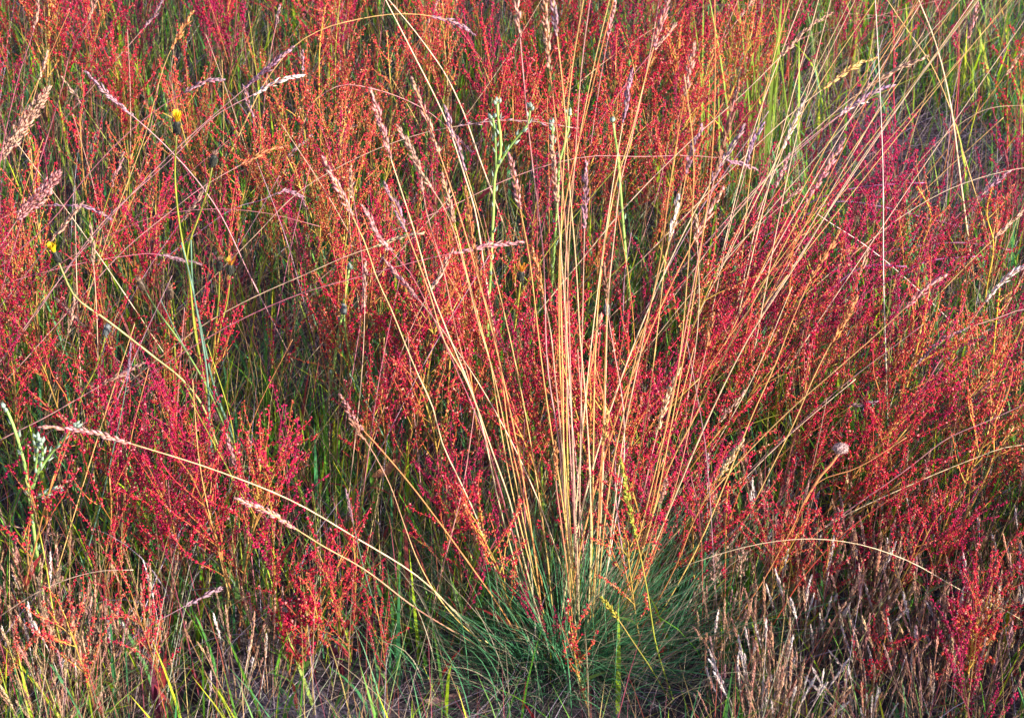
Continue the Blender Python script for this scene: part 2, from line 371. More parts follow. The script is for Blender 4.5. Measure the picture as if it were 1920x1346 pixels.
sorrel_at('crimson', (860, 930), (865, 1170), 'red sorrel with drooping spikes left of the tall straws above the tussock', 1.15, 6)
sorrel_at('crimson', (280, 1130), (300, 1330), 'thin red sorrel spikes standing left of the stone among green grass', 1.1, 4)
sorrel_at('crimson', (1620, 1210), (1625, 1346), 'short red sorrel standing between the white dry spikes', 1.1, 4)
sorrel_at('crimson', (1480, 950), (1490, 1190), 'upright red sorrel behind the left end of the pale arching stem', 1.1, 4)

def smooth_path(pts, K=26):
    pts = np.asarray(pts, float); seg = np.linalg.norm(np.diff(pts, axis=0), axis=1); s = np.r_[0, np.cumsum(seg)]; u = np.linspace(0, s[-1], K)
    T = np.gradient(pts, s, axis=0)
    out = []
    for x in u:
        i = min(np.searchsorted(s, x, 'right') - 1, len(s) - 2); h = s[i + 1] - s[i]; t = (x - s[i]) / h
        out.append((2*t**3-3*t**2+1)*pts[i] + (t**3-2*t**2+t)*h*T[i] + (-2*t**3+3*t**2)*pts[i+1] + (t**3-t**2)*h*T[i+1])
    return np.array(out)
def lift(tipfirst, extend=210, dy=0., root=None):
    """photo trace, tip first -> 3-D path from root on the ground to tip, leaning dy metres in depth"""
    P = [A(*p) for p in tipfirst][::-1]
    if extend:
        d = P[0] - P[1]; d = d / (np.linalg.norm(d) + 1e-9); d[1] = max(d[1], .35); d = d / d[1] * extend; d[0] = np.clip(d[0], -260, 260)
        P = [P[0] + d] + P
    P = smooth_path(P, 30); Y0 = at_z(*P[0])[1]; n = len(P)
    s = np.r_[0, np.cumsum(np.linalg.norm(np.diff(P, axis=0), axis=1))]; s /= s[-1]
    out = np.array([at_y(p[0], p[1], Y0 + dy * t ** 1.3) for p, t in zip(P, s)]); return out

# traced sorrels (stem trace tip first)
def traced_sorrel(trace, mood, label, extend=150, nb=9, L=.07, stemc=None, size=1., cat='wild plant', up=.4, r=.0012):
    pts = lift(trace, extend, random.uniform(-.03, .03)); root = pts[0]; o = empty('sorrel_plant', root); pts = pts - root; sc = stemc if stemc is not None else MOOD[mood][1]
    st = MB(); st.tube(pts, np.linspace(r, r * .5, len(pts)), jit(sc), 6); st.build('stem', M_STEM, o, True)
    P, D, s = resample(pts, .004)
    tp = MB(); k = s > .8; fruits(tp, P[k], D[k], mood, 3, size); tp.build('seed_cluster', M_FRUIT, o)
    for i in range(nb):
        f = .35 + .58 * (i + rng.random()) / nb; k = int(f * len(P)); sd = nrm(np.cross(D[k], rng.normal(size=3)) + D[k] * .9 + A(0, 0, up))
        build_spike('flowering_spike', M_FRUIT, spike(mood, P[k], sd, L * rng.uniform(.7, 1.2), .12, size, .3), o)
    tag(o, label, cat, 'sheep sorrel plants in the meadow'); return o
PUR = A(.30, .14, .24)
traced_sorrel([(1735,343),(1680,345),(1592,355),(1505,388),(1440,455)], 'magenta', 'fallen magenta sorrel with curving purple stem below the upright white stalk', 130, 11, .05, PUR)
traced_sorrel([(1800,425),(1720,405),(1640,385),(1560,380),(1500,410)], 'magenta', 'second fallen magenta sorrel arching right below the upright white stalk', 130, 11, .05, PUR)
traced_sorrel([(1900,470),(1800,455),(1700,465),(1600,490),(1540,520)], 'magenta', 'dark magenta sorrel lying with purple stem across the right middle', 100, 12, .055, PUR)
traced_sorrel([(1840,480),(1740,490),(1640,540),(1560,580),(1490,600)], 'magenta', 'purple stemmed sorrel lying just under the other fallen magenta ones', 90, 12, .055, PUR)
traced_sorrel([(1700,500),(1620,500),(1540,560),(1500,600)], 'magenta', 'short fallen sorrel with thick purple stem left of the white stalk foot', 90, 8, .05, PUR, 1., 'wild plant', .4, .0018)
traced_sorrel([(1720,350),(1745,400),(1730,460),(1720,540)], 'orange', 'orange fruited sorrel on yellow stem rising above magenta mat, left one', 120, 7, .045, A(.55,.45,.06))
traced_sorrel([(1860,350),(1850,400),(1862,450),(1850,540)], 'orange', 'orange fruited sorrel on yellow forked stem near right edge', 120, 7, .06, A(.6,.45,.06))
traced_sorrel([(1875,540),(1868,600),(1863,660),(1862,760)], 'orange', 'pale orange sorrel with vivid lime stem near the right edge', 80, 8, .05, A(.55,.55,.05))
traced_sorrel([(1792,60),(1798,110),(1796,180),(1790,260),(1782,360)], 'magenta', 'sparse dark red sorrel stem rising in the bare dark patch upper right', 60, 3, .05, A(.30,.03,.06))
traced_sorrel([(1672,20),(1676,80),(1675,160),(1680,260)], 'crimson', 'bright red leafless sorrel stem right of the white stalk at the top', 90, 3, .05, A(.5,.04,.08))
traced_sorrel([(1890,235),(1888,290),(1890,350),(1885,420)], 'crimson', 'single upright red sorrel spike near the right edge of dark patch', 60, 2, .03, A(.4,.05,.06))
traced_sorrel([(70,230),(80,270),(88,330),(92,400)], 'magenta', 'thin dark red sorrel stem right of the large tan seed head', 100, 3, .04, A(.3,.03,.07))
traced_sorrel([(610,10),(600,80),(598,150),(600,230)], 'orange', 'orange sorrel on bright yellow stem at the top left of centre', 130, 8, .06, A(.65,.5,.07))
traced_sorrel([(725,60),(730,130),(735,200),(728,260)], 'orange', 'pale orange sorrel with spreading branches below the thick crossing straws', 130, 9, .06, A(.6,.42,.1))
for k, (tr, lab) in enumerate([
 ([(232,700),(226,780),(222,850)], 'red sorrel with knotted spikes in left centre left of brown bud stems'),
 ([(485,790),(490,850),(480,930)], 'upright red sorrel above the long slanting straw at left centre'),
 ([(500,880),(508,950),(512,1020)], 'yellow stemmed red sorrel right below the slanting straws'),
 ([(790,590),(780,660),(782,740)], 'orange knotted sorrel spikes left of the tall straws in the centre'),
 ([(840,560),(846,620),(842,700)], 'orange bead-like sorrel spikes among the tall straws near the centre'),
 ([(1300,900),(1298,960),(1300,1040)], 'upright sorrel with orange stem right of the yellow-green seed spike'),
 ([(1365,905),(1362,960),(1360,1040)], 'slim red sorrel behind fluffy tan seed heads lower right of centre')]):
    traced_sorrel(tr, 'crimson' if k not in (3, 4) else 'orange', lab, 150, 5, .05, A(.5, .36, .06), 1.15)

# ------------------------------------------------------------------ grass stalks and seed heads
def seed_head(mb, P, style, c):
    """spikelets along the axis P (root side first). style: fescue (narrow), fluffy, open, hair"""
    L = np.linalg.norm(np.diff(P, axis=0), axis=1).sum(); step = {'fescue': .0030, 'fluffy': .0016, 'open': .0085, 'hair': .0014}[style]
    Q, D, s = resample(P, step); N = len(Q)
    mb.tube(P, np.linspace(.0006, .0003, len(P)), c, 3)
    m = {'fescue': 2, 'fluffy': 4, 'open': 1, 'hair': 3}[style]; Q = np.repeat(Q, m, 0); D = np.repeat(D, m, 0); s = np.repeat(s, m); N = len(Q)
    env = np.sin(np.pi * np.clip(.12 + .86 * s, 0, 1)) ** .6
    side = nrm(np.cross(D, nrm(rng.normal(size=(N, 3)))))
    big = 1.45 if style == 'fluffy' and L > .07 else 1.12
    spread = {'fescue': .30, 'fluffy': .42, 'open': .35, 'hair': .18}[style]; ln = {'fescue': .0085, 'fluffy': .0065, 'open': .009, 'hair': .0045}[style]
    wd = {'fescue': .00105, 'fluffy': .00095, 'open': .0008, 'hair': .00042}[style]; out = {'fescue': .0011, 'fluffy': .0046, 'open': .0015, 'hair': .0007}[style]
    ax = nrm(D + side * spread * rng.uniform(.4, 1.5, (N, 1)) * (.5 + .5 * env[:, None])); l = ln * big * rng.uniform(.7, 1.25, N) * (.45 + .55 * env)
    cen = Q + side * (out * big * rng.uniform(.2, 1.1, N) * env)[:, None] + ax * (l * .4)[:, None]
    col = np.clip(c * 1.02 * rng.uniform(.7, 1.3, (N, 1)) * (1 + rng.normal(0, .06, (N, 3))), 0, .9)
    mb.blobs(cen, ax, l, wd * big * rng.uniform(.8, 1.3, N), col, 4, .4, .7)
    if style == 'open':
        for q, a, l_, sd_ in zip(Q, ax, l, side): mb.tube(np.array([q, q + a * l_ * .4 + sd_ * .001]), .00025, c, 3)
def stalk(trace, stemc, headc=None, headlen=.06, style='fescue', r=.0009, extend=210, dy=None, parent=None, tipc=None, name='grass_stalk', label=None, group=None, pts=None, cat='grass'):
    if dy is None: dy = random.uniform(-.06, .06)
    pts = lift(trace, extend, dy) if pts is None else pts
    root = pts[0].copy(); seg = np.r_[0, np.cumsum(np.linalg.norm(np.diff(pts, axis=0), axis=1))]; L = seg[-1]; pts = pts - root
    stemc = jit(stemc, .07); tipc = stemc if tipc is None else jit(tipc, .07)
    u = (seg / L)[:, None]; basec = stemc * A(.62, .85, .55)
    col = np.where(u < .35, basec + (stemc - basec) * u / .35, stemc + (tipc - stemc) * (u - .35) / .65)
    has = headc is not None
    if parent is None: o = empty(name, root)
    sm = MB(); kn = rng.integers(6, 20, 1)[0]
    rad = r * (1 - .5 * u[:, 0]); rad[kn] *= 1.35
    sm.tube(pts, rad, col, 6)
    if parent is None: so_ = sm.build('stem', M_STEM, o, True)
    else:
        so_ = sm.build('flowering_stalk', M_STEM, None, True); so_.location = root - np.array(parent.location); so_.parent = parent
    if has:
        Q, D, s = resample(pts, .002); k = s > 1 - headlen / L; hb = MB(); seed_head(hb, Q[k][::2] if k.sum() > 6 else Q[-6:], style, jit(headc, .06))
        if parent is None: hb.build('seed_head', M_HEAD, o)
        else: hb.build('seed_head', M_HEAD, so_)
    if parent is None:
        tag(o, label, cat, group); return o
    return so_

# the big tussock: fan of tall straws over needle leaves
TR = at_z(1080, 1235); tus = empty('grass_tussock', TR)
tag(tus, 'large grass tussock with a fan of tall golden straws above a green needle tussock', 'grass tussock')
g, st_, pk, og, ln_ = C['gold'], C['straw'], C['pink'], C['orange'], None
FAN = [
 ([(695,166),(729,286),(758,375),(784,458),(804,531),(838,620),(893,760),(935,940),(1005,1200)], st_, C['pink'], .075, 1.15),
 ([(747,239),(784,312),(799,395),(832,510),(855,620),(905,800),(960,1000),(1020,1200)], og, C['tan'], .07, .9),
 ([(721,343),(739,380),(773,463),(804,546),(836,646),(867,698),(893,760),(924,849),(955,937),(975,1020),(1025,1215)], st_, C['mauve'], .06, 1.25),
 ([(607,297),(648,380),(685,458),(706,520),(737,588),(760,646),(784,703),(810,760),(830,833),(862,901),(893,969),(919,1041),(980,1210)], st_, C['pink'], .07, 1.05),
 ([(680,385),(715,450),(768,510),(800,570),(850,680),(905,810),(950,960),(1010,1200)], C['rose'], C['pink'], .06, .8),
 ([(763,260),(784,312),(838,400),(870,500),(895,600),(925,700),(952,830),(980,970),(1030,1210)], g, C['tan'], .06, .9),
 ([(872,350),(884,430),(898,520),(924,614),(940,700),(955,817),(976,911),(992,984),(1013,1078),(1040,1215)], og, C['orange'], .10, 1.25),
 ([(830,330),(848,400),(872,500),(898,600),(919,680),(935,780),(960,920),(1000,1080),(1040,1220)], g, C['tan'], .05, 1.),
 ([(955,291),(976,395),(992,479),(1002,562),(1018,700),(1038,838),(1054,937),(1067,1041),(1085,1220)], g, C['pink'], .06, 1.1),
 ([(966,-30),(974,57),(989,224),(1002,338),(1018,468),(1028,700),(1048,830),(1058,950),(1080,1220)], C['pink'], C['tan'], .05, 1.05),
 ([(1022,-40),(1025,83),(1035,166),(1051,312),(1060,420),(1066,560),(1070,720),(1075,900),(1085,1220)], C['pink'], C['tan'], .09, 1.05),
 ([(1034,-20),(1043,52),(1059,208),(1069,364),(1080,494),(1087,624),(1098,750),(1105,865),(1108,980),(1100,1220)], st_, C['mauve'], .045, 1.1),
 ([(1101,-40),(1072,135),(1054,364),(1051,520),(1055,700),(1058,900),(1078,1220)], g, None, 0, 1.15),
 ([(1112,-40),(1090,130),(1078,300),(1066,480),(1062,700),(1066,920),(1085,1220)], C['lime'] * .5 + g * .5, None, 0, 1.),
 ([(1158,-30),(1121,120),(1100,208),(1069,333),(1054,416),(1048,600),(1055,800),(1070,1000),(1090,1220)], g, None, 0, 1.05),
 ([(1150,-30),(1112,130),(1088,250),(1070,360),(1060,500),(1062,700),(1072,900),(1090,1220)], C['pink'], None, 0, .9),
 ([(1256,-10),(1233,62),(1210,146),(1178,270),(1158,333),(1138,430),(1122,560),(1115,700),(1112,900),(1105,1220)], g, C['pink'], .05, 1.15),
 ([(1243,-40),(1215,120),(1189,240),(1163,343),(1152,440),(1140,560),(1136,700),(1130,900),(1110,1220)], st_, None, 0, 1.05),
 ([(1301,88),(1288,156),(1277,218),(1251,385),(1241,468),(1220,572),(1187,690),(1168,781),(1150,865),(1135,969),(1115,1220)], g, C['tan'], .05, 1.),
 ([(1314,239),(1298,281),(1272,400),(1251,468),(1231,530),(1195,690),(1172,800),(1152,950),(1120,1220)], st_, C['mauve'], .05, 1.),
 ([(1272,369),(1264,406),(1251,468),(1235,600),(1215,760),(1190,900),(1160,1080),(1125,1220)], g, C['white'], .045, .85),
 ([(1384,156),(1361,255),(1345,312),(1314,458),(1293,572),(1265,720),(1248,800),(1235,880),(1215,980),(1130,1230)], og, C['brown'] * 1.5, .09, 1.15),
 ([(1340,-20),(1340,200),(1332,330),(1312,480),(1287,640),(1258,800),(1228,950),(1140,1225)], g, None, 0, .95),
 ([(1581,265),(1540,333),(1508,390),(1430,535),(1366,651),(1303,781),(1257,870),(1220,979),(1150,1225)], og * .5 + g * .5, C['pink'], .07, 1.3),
 ([(1850,-20),(1732,135),(1592,333),(1490,500),(1400,640),(1330,780),(1270,920),(1220,1040),(1155,1230)], st_, None, 0, 1.15),
 ([(1275,692),(1246,760),(1230,820),(1205,930),(1170,1080),(1135,1225)], st_, C['straw'], .075, .9),
 ([(1139,771),(1128,854),(1121,984),(1116,1080),(1108,1225)], g, C['gold'] * .9, .06, .9),
 ([(1392,828),(1345,896),(1298,984),(1272,1050),(1200,1180),(1160,1235)], og, C['straw'], .07, 1.),
 ([(1249,900),(1238,940),(1228,980),(1205,1060),(1140,1230)], g, C['tan'], .05, .8),
 ([(1041,830),(1042,900),(1052,980),(1065,1080),(1078,1225)], og, C['orange'], .07, 1.2),
 ([(78,800),(130,803),(180,812),(250,833),(400,880),(560,945),(654,1000),(799,1093),(872,1166),(960,1245)], st_, C['pink'], .085, 1.2),
 ([(443,935),(500,958),(545,985),(600,1020),(680,1065),(780,1140),(870,1195),(965,1255)], C['pink'] * .5 + og * .5, C['pink'], .085, 1.3),
 ([(638,740),(669,792),(706,833),(768,906),(820,974),(872,1046),(935,1135),(1005,1250)], og, C['pink'] * .8, .06, 1.25),
 ([(655,785),(690,833),(732,911),(758,984),(784,1052),(830,1130),(900,1200),(990,1250)], g, C['brown'] * 1.6, .04, .85),
 ([(1163,860),(1184,969),(1205,1062),(1215,1115),(1230,1208),(1262,1310)], C['lime'], C['lime'], .14, 1.1),
 ([(1127,1119),(1163,1166),(1184,1198),(1215,1244),(1241,1286),(1262,1320)], C['lime'] * .7, C['lime'] * A(1.2, 1, 1), .07, 1.),
 ([(1132,495),(1138,560),(1136,640),(1132,760),(1128,900),(1100,1225)], og, C['brown'] * 1.4, .04, .9),
 ([(1337,588),(1325,650),(1305,740),(1280,860),(1240,1000),(1150,1230)], og, C['orange'] * .8, .04, .95),
 ([(1573,435),(1557,465),(1530,505),(1490,590),(1455,680),(1410,780),(1370,880),(1320,1000),(1190,1235)], g, C['orange'] * 1., .055, 1.1),
 ([(1240,0),(1260,-30),(1283,140),(1300,280),(1290,500),(1270,700),(1225,900),(1140,1220)][2:], g, None, 0, .9),
 ([(1000,470),(1020,560),(1032,620),(1040,700),(1052,820),(1062,940),(1085,1225)], st_ , C['orange'], .05, 1.3),
 ([(1135,560),(1150,650),(1168,760),(1170,860),(1150,1000),(1110,1220)], C['white'], None, 0, .8),
]
for i, (tr, sc_, hc, hl, rr) in enumerate(FAN):
    stalk(tr, sc_, hc, hl, 'fescue', .00066 * rr, 0, (-.14 if tr[0][1] > 700 else random.uniform(-.10, .06)), tus, tipc=[None, C['pink'], C['orange'], C['gold']][i % 4])
for i in range(9):   # thinner ones filling the fan
    a = random.gauss(.03, .30); L = random.uniform(420, 1150); bx = random.gauss(1075, 42); by = 1225 + random.uniform(-20, 40)
    cv = random.uniform(-.25, .25) * a; tr = []
    for k in range(7):
        u = 1 - k / 6; ang = a * (.35 + .65 * u) * 1.1; tr.append((bx + L * u * math.sin(ang), by - L * u * math.cos(ang)))
    stalk(tr, random.choice([g, st_, og, C['pink'], g, C['tan']]), random.choice([None, C['tan'], C['pink'], C['mauve']]), random.uniform(.04, .07), 'fescue', random.uniform(.0005, .0009), 0, random.uniform(-.15, .15), tus)
NV = 100
def needle(mb, n):
    az = rng.uniform(0, 2 * math.pi, n); rr = np.abs(rng.normal(0, .07, n)); rt = np.stack([np.cos(az) * rr * 1.25 - .012, np.sin(az) * rr * .7, np.zeros(n)], -1)
    c = np.where(rng.random((n, 1)) < .68, A(.08, .29, .13), A(.36, .34, .24)) * rng.uniform(.5, 1.5, (n, 1))
    mb.blades(rt, az + rng.normal(0, .5, n), rng.uniform(.08, .23, n), np.abs(rng.normal(.55, .35, n)), rng.uniform(.1, .9, n), rng.uniform(.0007, .0013, n), c, 6, c * A(1.25, 1.15, 1.), twist=math.pi / 2 * .7)
for k in range(NV):
    mb = MB(); needle(mb, 1); mb.build('leaf_blade', M_LEAF, tus)
mb = MB(); needle(mb, 1700); tag(mb.build('leaf_blades', M_LEAF, tus), None, None, None, 'stuff')

# single stalks seen in the photograph
GS = 'tall grass stalks with seed heads'
ONE = [
 ([(91,166),(47,229),(2,297),(-60,390)], 'tan','tan',.11,'fluffy',1.2,'large loose tan seed head leaning in from the left edge'),
 ([(112,322),(78,364),(42,400),(0,463),(-50,540)], 'tan','pink',.08,'fluffy',1.1,'bushy pinkish tan seed head below the largest one at the left edge'),
 ([(155,380),(104,442),(52,510),(0,575)], 'pink','tan',.07,'fescue',1.,'pinkish seed head rising behind the drooping yellow flower'),
 ([(208,411),(166,390),(120,385),(52,390),(0,411),(-60,450)], 'pink','mauve',.07,'fescue',.8,'mauve seed head arching right on a thin pink stem at left'),
 ([(177,-20),(167,40),(140,78),(115,170),(88,260),(52,375),(10,520)], 'rose','tan',.04,'fescue',.9,'long salmon red stalk slanting through the upper left corner'),
 ([(73,0),(68,36),(36,140),(10,250),(-15,400)], 'rose','tan',.04,'fescue',.8,'thin pink stalk with small head nearest the upper left corner'),
 ([(548,90),(500,130),(461,165),(390,225),(330,280),(260,350),(170,450),(100,540),(20,650)], 'pink','mauve',.07,'fescue',.9,'long pink stalk with pale mauve head, upper of two pointing right of the yellow flower'),
 ([(567,142),(530,148),(490,170),(400,220),(330,290),(190,420),(60,600)], 'pink','white',.06,'fescue',.9,'long pink stalk with whitish head, lower of two pointing right of the yellow flower'),
 ([(416,150),(385,152),(359,166),(291,208),(229,260),(156,338),(104,406),(0,500)], 'rose','mauve',.05,'fescue',.9,'magenta stalk ending in a bent pale head above the yellow flower'),
 ([(163,137),(195,170),(240,210),(286,250),(400,380),(470,520)], 'pink','mauve',.07,'fescue',.9,'mauve seed head leaning left above the yellow flower'),
 ([(305,0),(290,30),(262,62)], 'pink','mauve',.05,'fescue',.9,'short mauve seed head at the top above the yellow flower'),
 ([(360,25),(340,60),(325,85),(270,260),(210,420),(150,600)], 'gold','orange',.05,'fescue',.8,'golden stalk with rusty head crossing left of the yellow flower'),
 ([(890,65),(860,45),(820,33),(790,28),(737,27),(670,37),(610,53),(560,80),(500,150),(450,250)], 'gold','mauve',.06,'fescue',1.,'arched golden stalk with purple head at the top left of centre'),
 ([(893,292),(868,268),(841,240),(800,208),(750,183),(700,167),(640,160),(590,190),(560,260)], 'pink','mauve',.05,'fescue',.8,'arched pink stalk ending in a mauve head under the thick crossing straws'),
 ([(1075,240),(1000,228),(935,226),(870,235),(800,248),(732,270),(638,312),(560,360),(480,440)], 'straw','mauve',.13,'open',.7,'thin arched stalk with open spikelets passing the silvery green sprig'),
 ([(1418,318),(1376,302),(1345,296),(1293,292),(1210,294),(1100,294),(960,333),(850,385),(700,450)], 'pink','mauve',.04,'fescue',.7,'pink arch running right through the golden fan to a small mauve head'),
 ([(976,455),(935,458),(872,470),(794,487),(690,515),(560,552),(450,600),(330,670),(200,760)], 'rose','pink',.07,'fescue',.9,'long salmon stalk rising right to a pink head at centre left'),
 ([(794,437),(758,442),(721,458),(685,468),(560,520),(470,560),(380,610),(300,670)], 'straw','straw',.06,'fescue',.9,'straw coloured stalk and head just above the salmon one at centre left'),
 ([(530,275),(500,284),(447,312),(375,354),(322,395),(234,468),(150,560),(60,660)], 'pink','orange',.05,'fescue',.8,'slanting stalk with orange-tan head right of the blackened bud'),
 ([(575,390),(560,365),(530,358),(500,372),(440,390),(380,430)], 'purple','mauve',.05,'fescue',.7,'purple drooping head bent over right of the blackened bud'),
 ([(600,425),(500,400),(375,393),(291,406),(224,432),(104,500),(0,572)], 'rose',None,0,'fescue',.7,'bare pink arching stem below the blackened bud'),
 ([(375,494),(333,486),(291,476),(229,481),(104,505),(0,536)], 'rose','mauve',.05,'fescue',.8,'pink stem with mauve head right of the drooping yellow flower'),
 ([(265,683),(230,700),(190,722),(150,745),(80,785),(0,825),(-70,870)], 'pink','tan',.05,'fescue',.9,'tan head rising from the left edge past the low brown buds'),
 ([(262,1040),(250,1022),(200,1020),(150,1013),(70,995),(0,985),(-70,1000)], 'tan','tan',.12,'fescue',1.1,'drooping tan seed head entering low from the left edge'),
 ([(250,1068),(190,1070),(90,1100),(0,1155),(-60,1200)], 'straw',None,0,'fescue',.8,'pale arching stem in the lower left corner'),
 ([(245,645),(240,700),(232,750),(215,830),(190,940),(150,1080)], 'bluegreen','purple',.05,'hair',.8,'blue-green stalk with narrow purple spike left of the long slanting straws'),
 ([(47,896),(63,953),(84,1046),(100,1147),(124,1247)], 'lime','brown',.06,'hair',1.,'brown tipped lime stalk below the pale forked sprig'),
 ([(415,1103),(380,1118),(330,1145),(255,1190),(205,1245)], 'mauve','mauve',.04,'fescue',.7,'mauve stalk slanting up right above the grey stone'),
 ([(648,917),(655,950),(664,989),(680,1057),(716,1177)], 'bluegreen','mauve',.045,'hair',.7,'narrow mauve spike on a grey-green stem left of the tussock'),
 ([(1640,-20),(1648,130),(1655,300),(1657,540),(1660,640)], 'white',None,0,'fescue',.85,'straight upright white stalk at the upper right'),
 ([(1716,-15),(1753,78),(1774,156),(1784,208),(1800,330)], 'straw',None,0,'fescue',1.6,'thick pale straw leaning left across the dark patch at upper right'),
 ([(1650,-20),(1700,55),(1745,120),(1780,200),(1810,300)], 'gold',None,0,'fescue',.8,'thin golden stem crossing beside the thick pale straw at upper right'),
 ([(715,-15),(768,88),(841,239),(872,333),(888,385),(910,520)], 'straw',None,0,'fescue',1.45,'thick bright straw leaning left, lower of the crossing pair at top'),
 ([(712,-20),(790,75),(835,140),(860,190),(900,300)], 'straw',None,0,'fescue',1.3,'thick bright straw leaning left, upper of the crossing pair at top'),
 ([(1555,27),(1520,50),(1475,95),(1400,170),(1300,260),(1180,380),(1080,500)], 'straw','tan',.07,'fescue',.9,'tan seed head highest of those pointing right at upper right'),
 ([(1735,108),(1700,122),(1670,135),(1630,160),(1560,215),(1480,290),(1380,400),(1290,520)], 'straw','tan',.09,'fescue',1.,'longest tan seed head pointing right in front of the white stalk'),
 ([(1640,110),(1600,125),(1560,155),(1500,200),(1400,290),(1270,420)], 'straw','gold',.07,'fescue',.9,'golden seed head pointing right, left of the white stalk'),
 ([(1675,160),(1640,172),(1605,195),(1530,250),(1430,340),(1310,470)], 'pink','mauve',.06,'fescue',.8,'mauve seed head pointing right below the longest tan one'),
 ([(1625,192),(1600,195),(1580,212),(1500,280),(1400,380)], 'pink','white',.04,'fescue',.8,'small whitish head lowest of those left of the white stalk'),
 ([(1508,190),(1480,250),(1465,290),(1430,380),(1395,520)], 'straw','white',.06,'fescue',.9,'upright whitish seed head left of the white stalk'),
 ([(1430,235),(1410,270),(1398,320),(1370,420),(1340,560)], 'tan','purple',.05,'fescue',.8,'upright purplish seed head between the fan and the white stalk'),
 ([(1607,557),(1592,588),(1560,640),(1529,700),(1490,790),(1440,890)], 'gold','orange',.055,'fescue',1.,'orange seed head on golden stem right of centre above the white puff'),
 ([(1768,520),(1740,535),(1710,565),(1640,630),(1560,700),(1480,770),(1400,850),(1320,940)], 'gold','pink',.05,'fescue',.9,'long golden stalk with pink head slanting up right through red sorrel'),
 ([(1935,490),(1895,515),(1860,550),(1830,590),(1790,650)], 'pink','white',.07,'fescue',.8,'feathery white seed head at the right edge'),
 ([(1715,688),(1740,660),(1765,638),(1800,620),(1860,600),(1930,578),(2000,590),(2060,660)], 'pink','mauve',.07,'fescue',.8,'drooping purple seed head on a pink stem arching from the right edge'),
 ([(1280,1062),(1360,1035),(1450,1015),(1530,1010),(1610,1020),(1700,1050),(1800,1105),(1920,1165),(1980,1220)], 'straw',None,0,'fescue',.65,'pale arching stem across the lower right'),
 ([(1700,820),(1600,880),(1540,900),(1480,1000),(1430,1090),(1375,1170)], 'orange',None,0,'fescue',.85,'orange stem slanting up right across the lower right'),
 ([(1735,895),(1670,935),(1560,1020),(1500,1090),(1450,1170)], 'red',None,0,'fescue',.85,'red-orange stem slanting up right below the orange one'),
 ([(1960,830),(1880,840),(1820,862),(1700,912),(1560,980),(1440,1065)], 'straw',None,0,'fescue',.7,'pale straw rising right towards the right edge above the arching stem'),
 ([(1960,740),(1850,790),(1780,820),(1700,880),(1600,950),(1500,1020)], 'pink',None,0,'fescue',.85,'pinkish straw rising right to the edge right of the white puff'),
 ([(1985,200),(1920,198),(1850,205),(1790,240),(1740,285),(1690,350)], 'straw',None,0,'fescue',.6,'thin pale arch, upper of two at the right edge of the dark patch'),
 ([(1985,310),(1920,315),(1850,330),(1780,355),(1700,400),(1620,460)], 'straw',None,0,'fescue',.7,'thin pale arch, lower of two at the right edge of the dark patch'),
 ([(1328,850),(1327,900),(1326,960),(1325,1010)], 'white','white',.035,'hair',.6,'thin white spike standing behind the fluffy straw head lower right of centre'),
 ([(1600,445),(1560,420),(1530,400)][::-1], 'white',None,0,'fescue',.9,'short fallen white straw lying above the purple sorrel stems'),
]
for tr, sc_, hc, hl, sty, rr, lab in ONE:
    stalk(tr, C[sc_], C[hc] if hc else None, hl, sty, .0008 * rr, 230 if tr[-1][1] < 1000 else 90, None, None, label=lab, group=GS)

# back tuft on the right: bare golden stems slanting to the upper right
for i in range(19):
    top = (random.uniform(1380, 1960), -30 + random.uniform(-60, 30)); bx = 1290 + (top[0] - 1380) * .16 + random.gauss(0, 55); by = random.uniform(480, 700)
    mid = ((top[0] * .5 + bx * .5) + random.uniform(-22, 4), (top[1] * .5 + by * .5))
    o = stalk([top, mid, (bx, by)], random.choice([C['gold'], C['straw'], C['straw'], C['gold'], C['orange']]), None, 0, 'fescue', random.uniform(.0005, .00075), 160, None, None, group='bare stems slanting across the upper right')
    later(o, 'bare golden stem', (top[0] + bx) / 2, (top[1] + by) / 2); o['category'] = 'grass'
# loose thin stalks everywhere
LC = ['gold', 'straw', 'pink', 'rose', 'orange', 'tan', 'lime', 'mauve']
LN = {'gold': 'golden', 'straw': 'straw-coloured', 'pink': 'pale pink', 'rose': 'rose-red', 'orange': 'orange', 'tan': 'tan', 'lime': 'lime', 'mauve': 'mauve'}
for i in range(115):
    px = random.uniform(-40, 1960); py = random.uniform(-60, 820); L = min(random.uniform(180, 520), 1100 - py) * (1 if py > 200 else .8)
    a = random.gauss(.1 if px < 1200 else .5, .38); cv = random.gauss(0, .25)
    tr = [(px, py), (px - math.sin(a + cv * .3) * L * .4, py + math.cos(a) * L * .4), (px - math.sin(a) * L * .95, py + math.cos(a) * L)]
    cn = random.choice(LC); hd = random.random() < .25
    o = stalk(tr, C[cn], C[random.choice(['tan', 'mauve', 'pink', 'tan'])] if hd else None, random.uniform(.03, .055), 'fescue', random.uniform(.00045, .00075), 120, None, None, group='thin loose grass stalks')
    later(o, f"thin {LN[cn]} {'headed ' if hd else ''}stalk", px, py); o['category'] = 'grass'

